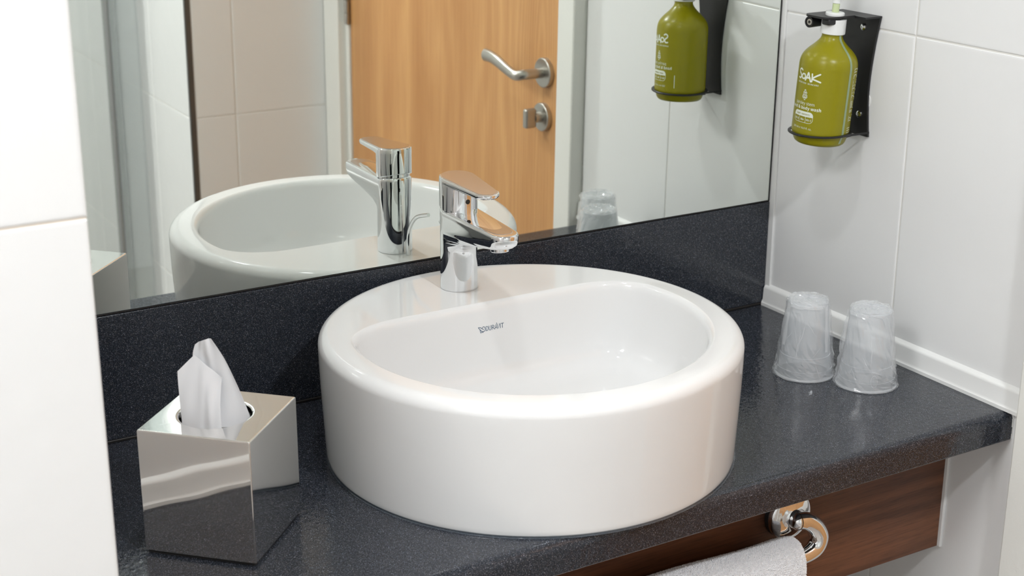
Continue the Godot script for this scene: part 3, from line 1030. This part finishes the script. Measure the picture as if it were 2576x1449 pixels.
	wrap_text(pr, "Vit A", 0.0036, Vector2(-0.0100, 0.0348), la, 700)
	wrap_text(pr, "Mn", 0.0036, Vector2(0, 0.0348), la, 700)
	wrap_text(pr, "Vit C", 0.0036, Vector2(0.0100, 0.0348), la, 700)
	wrap_text(pr, "500 ml e 16.9 fl. oz.", 0.0036, Vector2(0, 0.0235), la)
	# fine print down the side, too small to read
	var fs := around(0.0003, atan2(0.90, 0.43))
	var rng := RandomNumberGenerator.new()
	rng.seed = 8
	for i in 36:
		if i in [3, 7, 30, 31]: continue
		var v := 0.104 - i * 0.00195
		pr.ribbon([Vector2(-0.004, v), Vector2(-0.004 + rng.randf_range(0.007, 0.016), v)], 0.0008, fs)
	for i in 3:
		pr.ribbon([Vector2(-0.004, 0.026 - i * 0.003), Vector2(0.004, 0.026 - i * 0.003)], 0.0009, fs)
	pr.ribbon([Vector2(-0.030, 0.022), Vector2(-0.030, 0.040)], 0.0009, fn)
	var pl := obj("printed_label", pr, M.print, t, 60.0, false)
	pl.set_meta("label", "white printed lettering on the green bottle")
	var ol := MB.new()
	wrap_text(ol, "super nutrients", 0.0036, Vector2(0, 0.0420), la, 400, 0.00045, 0.0002)
	obj("panel_lettering", ol, M.olive_print, t, 60.0, false)

	# bracket
	var b := thing("wall_bracket", "black metal bracket on white tiles holding the green bottle", "bracket", W(0.0, 0.29, 0.16))
	var yt := 0.4495 - 0.29
	mb = MB.new()
	var poly := PackedVector2Array()
	var half := func(y: float) -> float:
		var tt := clampf(y / yt, 0, 1)
		return 0.0245 + 0.0125 * pow(absf(tt - 0.38) / 0.62, 1.7) if tt > 0.38 else 0.0245 + 0.0055 * pow((0.38 - tt) / 0.38, 1.6)
	for i in 25:
		var y := yt * i / 24.0
		poly.append(Vector2(half.call(y), y))
	for i in range(24, -1, -1):
		var y := yt * i / 24.0
		poly.append(Vector2(-half.call(y), y))
	mb.prism(poly, func(p: Vector2, z: float) -> Vector3: return Vector3(z, p.y, p.x), -0.0045, -0.0015)
	obj("back_plate", mb, M.black_metal, b)
	mb = MB.new()
	mb.xf = Transform3D(Basis(Quaternion(Vector3.UP, Vector3.LEFT)), Vector3(-0.0002, 0.0470, 0.0170))
	mb.lathe([Vector2(0.0105, -0.0002), Vector2(0.0105, 0.0010), Vector2(0.0096, 0.0013)], 32)
	obj("wall_pad", mb, M.pvc, b)
	# bent top: from the wall outwards, then the rounded lid
	mb = MB.new()
	poly = PackedVector2Array()
	for q in [[0.037, -0.0015], [0.037, -0.030], [-0.037, -0.030], [-0.037, -0.0015]]: poly.append(Vector2(q[0], q[1]))
	mb.prism(poly, func(p: Vector2, z: float) -> Vector3: return Vector3(p.y, z, p.x), yt - 0.0015, yt + 0.0008)
	obj("top_shelf", mb, M.black_metal, b)
	mb = MB.new()
	poly = PackedVector2Array([Vector2(0.0180, -0.0305), Vector2(-0.0285, -0.0305)])
	for q in [[-0.0165, PI], [0.0060, PI * 1.5]]:
		for i in 9:
			var a: float = q[1] + PI / 2 * i / 8.0
			poly.append(Vector2(q[0] + 0.0120 * cos(a), -0.0665 + 0.0120 * sin(a)))
	mb.prism(poly, func(p: Vector2, z: float) -> Vector3: return Vector3(p.y, z, p.x), yt - 0.0010, yt + 0.0016)
	# skirt under the lid
	mb.xf = Transform3D(Basis(Vector3.FORWARD, PI / 2), Vector3.ZERO)
	mb.xf = Transform3D.IDENTITY
	obj("lid", mb, M.black_metal, b)
	mb = MB.new()
	mb.xf = Transform3D(Basis(Quaternion(Vector3.UP, Vector3(-1, 0, 0.12).normalized())), Vector3(-0.0680, yt - 0.0086, -0.0205))
	mb.lathe([Vector2(0.0070, -0.016), Vector2(0.0074, -0.015), Vector2(0.0074, 0.006), Vector2(0.0069, 0.0068), Vector2(0.0052, 0.0068), Vector2(0.0050, 0.0050)], 24)
	var bl := obj("lock_barrel", mb, M.black_metal, b)
	mb = MB.new()
	mb.xf = Transform3D(Basis(Quaternion(Vector3.UP, Vector3(-1, 0, 0.12).normalized())), Vector3(-0.0680, yt - 0.0086, -0.0205))
	mb.lathe([Vector2(0.0046, 0.0035), Vector2(0.0046, 0.0054), Vector2(0.0040, 0.0060), Vector2(0.0020, 0.0060), Vector2(0.0018, 0.0040)], 18)
	obj("screw", mb, M.satin, bl)
	mb = MB.new()
	mb.rbox(Vector3(-0.074, yt - 0.0088, 0.0030), Vector3(-0.053, yt - 0.0008, 0.0175), 0.0022)
	obj("lid_stop", mb, M.black_metal, b)
	for q in [Vector3(-0.0046, yt - 0.0165, 0.008), Vector3(-0.0046, 0.028, 0.012)]:
		mb = MB.new()
		mb.xf = Transform3D(Basis(Quaternion(Vector3.UP, Vector3.LEFT)), q)
		mb.lathe([Vector2(0.0048, 0.0), Vector2(0.0045, 0.0016), Vector2(0.0030, 0.0026), Vector2(0.0018, 0.0026), Vector2(0.0015, 0.0012)], 20)
		obj("screw", mb, M.chrome, b)
	# ring that carries the bottle
	mb = MB.new()
	var ringc := Vector2(-0.0590, -0.0025)
	var rs := []
	for q in [[0.0382, 0.0068], [0.0412, 0.0068], [0.0418, 0.0074], [0.0418, 0.0088], [0.0412, 0.0094], [0.0382, 0.0094], [0.0382, 0.0068]]:
		var ring := PackedVector3Array()
		for i in 64:
			var a := TAU * i / 64
			ring.append(Vector3(ringc.x + q[0] * cos(a), q[1] + 0.012 * 0, ringc.y + q[0] * sin(a)))
		rs.append(ring)
	mb.rings(rs)
	obj("ring", mb, M.black_metal, b)
	mb = MB.new()
	poly = PackedVector2Array([Vector2(0.0298, -0.0015), Vector2(0.0292, -0.006), Vector2(0.0282, -0.030), Vector2(0.0325, -0.044)])
	for i in range(0, 9):
		var a := lerpf(0.93, -0.93, i / 8.0)
		poly.append(Vector2(ringc.y + 0.0395 * sin(a), ringc.x + 0.0395 * cos(a)))
	poly.append_array(PackedVector2Array([Vector2(-0.0345, -0.044), Vector2(-0.0290, -0.030), Vector2(-0.0292, -0.006), Vector2(-0.0298, -0.0015)]))
	mb.prism(poly, func(p: Vector2, z: float) -> Vector3: return Vector3(p.y, z, p.x), 0.0040, 0.0068)
	obj("lower_shelf", mb, M.black_metal, b)

# ---------------------------------------------------------------- wrapped cups
func build_cups() -> void:
	var spots := [[W(-0.1370, 0.0003, 0.2430), 0.1030, 31, 0.0385, "film-wrapped clear plastic cup upside down, nearer the splashback"], [W(-0.0925, 0.0003, 0.3120), 0.1035, 77, 0.0385, "film-wrapped clear plastic cup upside down, nearer the front edge"]]
	for s in spots:
		var t := thing("plastic_cup", s[4], "cup", s[0])
		t.set_meta("group", "wrapped plastic cups")
		var H: float = s[1]
		var rb: float = s[3]
		var mb := MB.new()
		mb.lathe([Vector2(rb - 0.0020, 0.0), Vector2(rb, 0.0002), Vector2(rb + 0.0006, 0.0014), Vector2(rb - 0.0002, 0.0028), Vector2(rb - 0.0012, 0.0032), Vector2(rb - 0.0025, 0.012), Vector2(rb - 0.0032, 0.0124), Vector2(rb - 0.0058, 0.030), Vector2(rb - 0.0066, 0.0306), Vector2(0.0268, H - 0.006), Vector2(0.0260, H - 0.0035), Vector2(0.0235, H - 0.0025), Vector2(0.0225, H - 0.0048)], 64, false, true)
		obj("cup_wall", mb, M.cup, t, 30.0, false)
		# crumpled film
		var n := FastNoiseLite.new()
		n.seed = s[2]; n.frequency = 1.0; n.fractal_octaves = 3; n.noise_type = FastNoiseLite.TYPE_SIMPLEX
		var cell := FastNoiseLite.new()
		cell.seed = s[2] + 1; cell.noise_type = FastNoiseLite.TYPE_CELLULAR; cell.frequency = 1.0
		cell.cellular_return_type = FastNoiseLite.RETURN_DISTANCE2_SUB
		mb = MB.new()
		var rs := []
		var prof := curve([Vector2(rb + 0.0030, 0.0012), Vector2(rb + 0.0018, 0.006), Vector2(rb - 0.0002, 0.020), Vector2(rb - 0.0035, 0.045), Vector2(0.0298, H - 0.012), Vector2(0.0285, H - 0.002), Vector2(0.0262, H + 0.0015), Vector2(0.0170, H + 0.0026), Vector2(0.007, H + 0.0030)], 4)
		var rng := RandomNumberGenerator.new()
		rng.seed = s[2]
		for kq in prof.size():
			var q: Vector2 = prof[kq]
			var ring := PackedVector3Array()
			for i in 52:
				var a := TAU * (i + rng.randf_range(-0.42, 0.42) + kq * 0.37) / 52
				var d := Vector3(cos(a), 0, sin(a))
				var pp := Vector3(d.x * q.x, q.y, d.z * q.x)
				var fold := cell.get_noise_3d(pp.x * 70.0, pp.y * 38.0, pp.z * 70.0)
				var k := 0.0022 * n.get_noise_3d(pp.x * 60.0, pp.y * 30.0, pp.z * 60.0) + 0.0018 * fold + rng.randf_range(-0.00045, 0.00045)
				if q.y < 0.004: k = 0.0010 * n.get_noise_2d(a * 3.0, 0.0)
				# gathered seam on one side
				var da := wrapf(a - (0.95 if s[2] == 31 else 3.85), -PI, PI)
				if absf(da) < 0.35 and q.y > 0.012 and q.y < H - 0.02: k += 0.0046 * (1.0 - absf(da) / 0.35) * (0.6 + 0.6 * n.get_noise_2d(q.y * 90.0, 7.0))
				var r: float = maxf(q.x + k, 0.004)
				ring.append(Vector3(r * d.x, q.y + rng.randf_range(-0.0012, 0.0012) * (0.0 if q.y < 0.004 else 1.0) + (0.0016 * fold if q.y > H - 0.003 else 0.0), r * d.z))
			rs.append(ring)
		mb.rings(rs, true, false, true)
		obj("wrapping_film", mb, M.film, t, 14.0, false)
		# welded seams of the film
		mb = MB.new()
		for q in ([[1.52, 0.020], [3.15, 0.026]] if s[2] == 31 else [[3.45, 0.030]]):
			var L := PackedVector3Array()
			var R := PackedVector3Array()
			for i in 24:
				var y := lerpf(q[1] + 0.02, H - 0.001, i / 23.0)
				var r := lerpf(rb + 0.002, 0.0300, y / H) + 0.0016
				var a: float = q[0] + 0.05 * n.get_noise_2d(y * 14.0, q[0] * 9.0)
				var hw := 0.0030 / r * (0.8 + 0.25 * n.get_noise_2d(y * 30.0, 3.0))
				L.append(Vector3(r * cos(a - hw), y, r * sin(a - hw))); R.append(Vector3(r * cos(a + hw), y, r * sin(a + hw)))
			mb.rings([L, R], false)
		var ring_a := PackedVector3Array()
		var ring_b := PackedVector3Array()
		for i in 30:
			var a := lerpf(1.50, 3.15, i / 29.0) if s[2] == 31 else lerpf(2.45, 3.45, i / 29.0)
			var r := 0.0292 + 0.0008 * n.get_noise_2d(a * 6.0, 1.0)
			ring_a.append(Vector3(r * cos(a), H - 0.0015, r * sin(a))); ring_b.append(Vector3((r + 0.0012) * cos(a), H - 0.0060 - 0.001 * n.get_noise_2d(a * 1.5, 5.0), (r + 0.0012) * sin(a)))
		mb.rings([ring_a, ring_b], false)
		obj("film_seam", mb, M.seam, t, 30.0, false)
		# fine bright folds pulled tight across the film
		mb = MB.new()
		for e in 9:
			var a0 := rng.randf_range(1.2, 3.4)
			var a1 := a0 + rng.randf_range(-0.9, 0.9)
			var y0 := rng.randf_range(0.03, H - 0.01)
			var y1 := y0 - rng.randf_range(0.02, 0.055)
			var L := PackedVector3Array()
			var R := PackedVector3Array()
			for i in 12:
				var f := i / 11.0
				var y := maxf(lerpf(y0, y1, f), 0.004)
				var r := lerpf(rb + 0.002, 0.0300, y / H) + 0.0012
				var a := lerpf(a0, a1, f) + 0.03 * n.get_noise_2d(f * 2.0, e * 7.0)
				var hw := 0.00040 / r * sin(PI * clampf(f, 0.05, 0.95))
				L.append(Vector3(r * cos(a - hw), y, r * sin(a - hw))); R.append(Vector3(r * cos(a + hw), y, r * sin(a + hw)))
			mb.rings([L, R], false)
		if s[2] == 77:
			for q in [[2.10, 0.0175], [1.35, 0.0250], [1.36, 0.0760]]:
				var oval := []
				for i in 25: oval.append(Vector2(0.0042 * cos(TAU * i / 24), 0.0078 * sin(TAU * i / 24)))
				mb.ribbon(oval, 0.0006, func(p: Vector2) -> Vector3:
					var y: float = q[1] + p.y
					var r: float = lerpf(rb + 0.002, 0.0300, y / H) + 0.0022
					var a: float = q[0] - p.x / r
					return Vector3(r * cos(a), y, r * sin(a)))
		obj("film_folds", mb, M.fold, t, 30.0, false)

# ---------------------------------------------------------------- towel rail and towel
func build_towel() -> void:
	var c := W(-0.2775, -0.1085, 0.3782)
	var t := thing("towel_ring", "polished chrome towel holder on the dark wood panel", "towel holder", c)
	var mb := MB.new()
	var fwd := Basis(Quaternion(Vector3.UP, Vector3(0, 0, 1)))
	mb.xf = Transform3D(fwd, Vector3.ZERO)
	mb.lathe([Vector2(0.0305, 0.0), Vector2(0.0310, 0.0005), Vector2(0.0310, 0.0065), Vector2(0.0300, 0.0070)], 56)
	obj("dark_reflection_base", mb, M.dark, t)  # dark colour stands for the wood reflected in the side of the chrome base
	mb = MB.new()
	mb.xf = Transform3D(fwd, Vector3.ZERO)
	var prof := [Vector2(0.0305, 0.0068), Vector2(0.0312, 0.0074), Vector2(0.0312, 0.0110), Vector2(0.0306, 0.0130)]
	for q in curve([Vector2(0.0306, 0.0130), Vector2(0.0285, 0.0148), Vector2(0.0215, 0.0166), Vector2(0.0150, 0.0182), Vector2(0.0112, 0.0200), Vector2(0.0100, 0.0225), Vector2(0.0100, 0.0260)], 5).slice(1): prof.append(q)
	mb.lathe(prof, 64)
	obj("rosette", mb, M.chrome, t, 50.0)
	mb = MB.new()
	var path := curve([Vector3(-0.0115, 0.0012, 0.0280), Vector3(0.0000, 0.0005, 0.0283), Vector3(0.0110, -0.0025, 0.0292), Vector3(0.0228, -0.0120, 0.0308), Vector3(0.0288, -0.0255, 0.0325), Vector3(0.0232, -0.0380, 0.0345), Vector3(0.0075, -0.0435, 0.0362), Vector3(-0.0125, -0.0435, 0.0368), Vector3(-0.05, -0.0435, 0.0368), Vector3(-0.12, -0.0435, 0.0368), Vector3(-0.20, -0.0435, 0.0368)], 8)
	var rad := []
	for k in path.size():
		var tt := float(k) / (path.size() - 1)
		rad.append(0.0108 * sqrt(clampf(0.12 + k / 5.0, 0.0, 1.0)) if tt < 0.1 else (lerpf(0.0108, 0.0125, (tt - 0.1) / 0.3) if tt < 0.4 else (lerpf(0.0125, 0.0085, (tt - 0.4) / 0.3) if tt < 0.7 else 0.0085)))
	mb.sweep(path, rad, 28)
	obj("arm", mb, M.chrome, t, 60.0)
	mb = MB.new()
	mb.xf = Transform3D(Basis(Quaternion(Vector3.UP, Vector3(1, -0.08, 0.03).normalized())), Vector3(-0.0035, 0.0008, 0.0281))
	mb.lathe([Vector2(0.0106, -0.0008), Vector2(0.0111, -0.0005), Vector2(0.0111, 0.0005), Vector2(0.0106, 0.0008)], 36)
	obj("joint_ring", mb, M.dark, t)
	# towel folded over the bar
	var o := Vector3(-0.4200, -0.1520, 0.4150)
	var tw := thing("hand_towel", "white terry hand towel hanging from the chrome holder", "towel", W(o.x, o.y, o.z))
	var x0 := -0.2965
	var x1 := -0.6400
	var cross := []
	for q in curve([Vector2(-0.030, -0.30), Vector2(-0.029, -0.12), Vector2(-0.0270, -0.02), Vector2(-0.022, 0.014), Vector2(-0.008, 0.0295), Vector2(0.010, 0.0300), Vector2(0.024, 0.0180), Vector2(0.0315, -0.004), Vector2(0.035, -0.04), Vector2(0.036, -0.12), Vector2(0.037, -0.30)], 7): cross.append(q)
	mb = MB.new()
	var rs := []
	var steps := 40
	for i in steps + 1:
		var e := float(i) / steps
		var x := lerpf(x0, x1, e)
		var edge := 1.0 - 0.10 * pow(maxf(0.0, 1.0 - e * 14.0), 2.0)
		var ring := PackedVector3Array()
		for q in cross:
			ring.append(Vector3(x - o.x + 0.004 * sin(q.y * 30.0) * (1.0 - e), q.y * edge - 0.002 * sin(e * 9.0), q.x * edge))
		for q in [Vector2(0.018, -0.30), Vector2(0.016, -0.05), Vector2(0.0135, -0.004), Vector2(0.009, 0.008), Vector2(0.0, 0.0118), Vector2(-0.009, 0.008), Vector2(-0.0128, -0.004), Vector2(-0.0128, -0.05), Vector2(-0.014, -0.30)]:
			ring.append(Vector3(x - o.x, q.y, q.x))
		rs.append(ring)
	mb.rings(rs, true)
	for e in [0, steps]:
		var r2: PackedVector3Array = rs[e]
		var p2 := PackedVector2Array()
		for q in r2: p2.append(Vector2(q.z, q.y))
		var ix := Geometry2D.triangulate_polygon(p2)
		for k in range(0, ix.size(), 3):
			if e == 0: mb.tri(r2[ix[k]], r2[ix[k + 2]], r2[ix[k + 1]])
			else: mb.tri(r2[ix[k]], r2[ix[k + 1]], r2[ix[k + 2]])
	obj("cloth", mb, M.terry, tw, 50.0)
	# terry loops, beyond counting
	var lm := MB.new()
	var tuft := []
	for q in [[0.00062, -0.0002, 0.0], [0.00060, 0.0008, 0.00015], [0.00046, 0.0016, 0.0004], [0.00020, 0.0021, 0.0007]]:
		var ring := PackedVector3Array()
		for i in 5:
			var a := TAU * i / 5
			ring.append(Vector3(q[0] * cos(a), q[1], q[0] * sin(a) + q[2]))
		tuft.append(ring)
	lm.rings(tuft, true, false, true)
	var loop_mesh := lm.mesh(80.0)
	var rng := RandomNumberGenerator.new()
	rng.seed = 42
	var places: Array[Transform3D] = []
	for k in 70000:
		var e := pow(rng.randf(), 1.25)
		var fi := e * steps
		var i := mini(int(fi), steps - 1)
		var fj := rng.randf_range(14.0, 60.0)
		var j := int(fj)
		var a: Vector3 = rs[i][j].lerp(rs[i + 1][j], fi - i)
		var b: Vector3 = rs[i][j + 1].lerp(rs[i + 1][j + 1], fi - i)
		var p := a.lerp(b, fj - j)
		var tg := (b - a).normalized()
		var nn := Vector3(1, 0, 0).cross(tg).normalized()
		if nn.dot(Vector3(0, 1, 1)) < 0: nn = -nn
		if e < 0.012: nn = (nn + Vector3(1.2, 0, 0)).normalized()
		nn = (nn + Vector3(rng.randf_range(-0.6, 0.6), rng.randf_range(-0.6, 0.6), rng.randf_range(-0.6, 0.6))).normalized()
		var bs := Basis(Quaternion(Vector3.UP, nn)) * Basis(Vector3.UP, rng.randf() * TAU)
		places.append(Transform3D(bs.scaled(Vector3.ONE * rng.randf_range(0.7, 1.25)), p - nn * 0.0004))
	# the near end of the fold
	for k in 3500:
		var fj := rng.randf_range(14.0, 60.0)
		var j := int(fj)
		var p: Vector3 = rs[0][j].lerp(rs[0][j + 1], fj - j)
		var m := Vector3(p.x, minf(p.y, 0.0), 0.002)
		p = p.lerp(m, rng.randf() * 0.5)
		var nn := (Vector3(1.2, 0, 0) + Vector3(rng.randf_range(-0.6, 0.6), rng.randf_range(-0.6, 0.6), rng.randf_range(-0.6, 0.6))).normalized()
		places.append(Transform3D(Basis(Quaternion(Vector3.UP, nn)) * Basis(Vector3.UP, rng.randf() * TAU), p))
	var mm := MultiMesh.new()
	mm.transform_format = MultiMesh.TRANSFORM_3D
	mm.mesh = loop_mesh
	mm.instance_count = places.size()
	for k in places.size(): mm.set_instance_transform(k, places[k])
	var mi := MultiMeshInstance3D.new()
	mi.name = "terry_pile"
	mi.multimesh = mm
	mi.material_override = M.terry
	mi.set_meta("kind", "stuff")
	tw.add_child(mi)

# ---------------------------------------------------------------- shower screen seen in the mirror
func build_shower() -> void:
	var t := thing("shower_screen", "clear glass shower screen with chrome upright, seen in the mirror", "shower screen", Vector3(-0.345, 0.1, 2.03))
	var mb := MB.new()
	mb.rbox(Vector3(-0.024, 0, -0.026), Vector3(0.0, 2.0, 0.014), 0.005)
	obj("upright", mb, M.upright, t)
	mb = MB.new()
	mb.bx(Vector3(-0.020, 0.02, -0.235), Vector3(-0.014, 1.98, -0.027))
	obj("folded_pane", mb, M.glass_grey, t)
	mb = MB.new()
	mb.bx(Vector3(-0.90, 0.02, -0.003), Vector3(-0.020, 1.98, 0.003))
	obj("glass_pane", mb, M.glass, t)

func _ready() -> void:
	var cam := Camera3D.new()
	cam.name = "camera"
	cam.position = W(-1.43413, 0.744406, 1.65232)
	cam.rotation_degrees = Vector3(-18.52613, -31.06902, 0.204466)
	var at := CameraAttributesPhysical.new()
	at.frustum_focal_length = 12.0 / tan(deg_to_rad(21.2804) / 2.0)
	at.frustum_focus_distance = 1.80
	at.exposure_aperture = 10.5
	cam.attributes = at
	cam.fov = 21.2804
	add_child(cam)
	var env := Environment.new()
	env.background_mode = Environment.BG_COLOR
	env.background_color = Color.BLACK
	env.tonemap_mode = Environment.TONE_MAPPER_LINEAR
	env.tonemap_exposure = 1.04
	env.sdfgi_enabled = true
	env.ssao_enabled = true
	env.ssil_enabled = true
	var we := WorldEnvironment.new()
	we.environment = env
	add_child(we)
	make_materials()
	var warm := Color(0.97, 0.985, 1.0)
	downlight(Vector3(-0.60, CEIL, 1.66), 2.2, "round recessed ceiling downlight near the door", warm)
	downlight(Vector3(-0.80, CEIL, 0.46), 0.45, "unseen ceiling downlight above the washbasin, placed to brighten the bowl and ledge", warm)  # unseen second downlight, placed to lighten the bowl, ledge and niche walls
	unseen_panel(Vector3(-1.95, CEIL, 1.0), 1.85, warm)
	build_room()
	build_vanity()
	build_basin()
	build_tap()
	build_tissues()
	build_bottle()
	build_cups()
	build_towel()
	build_shower()
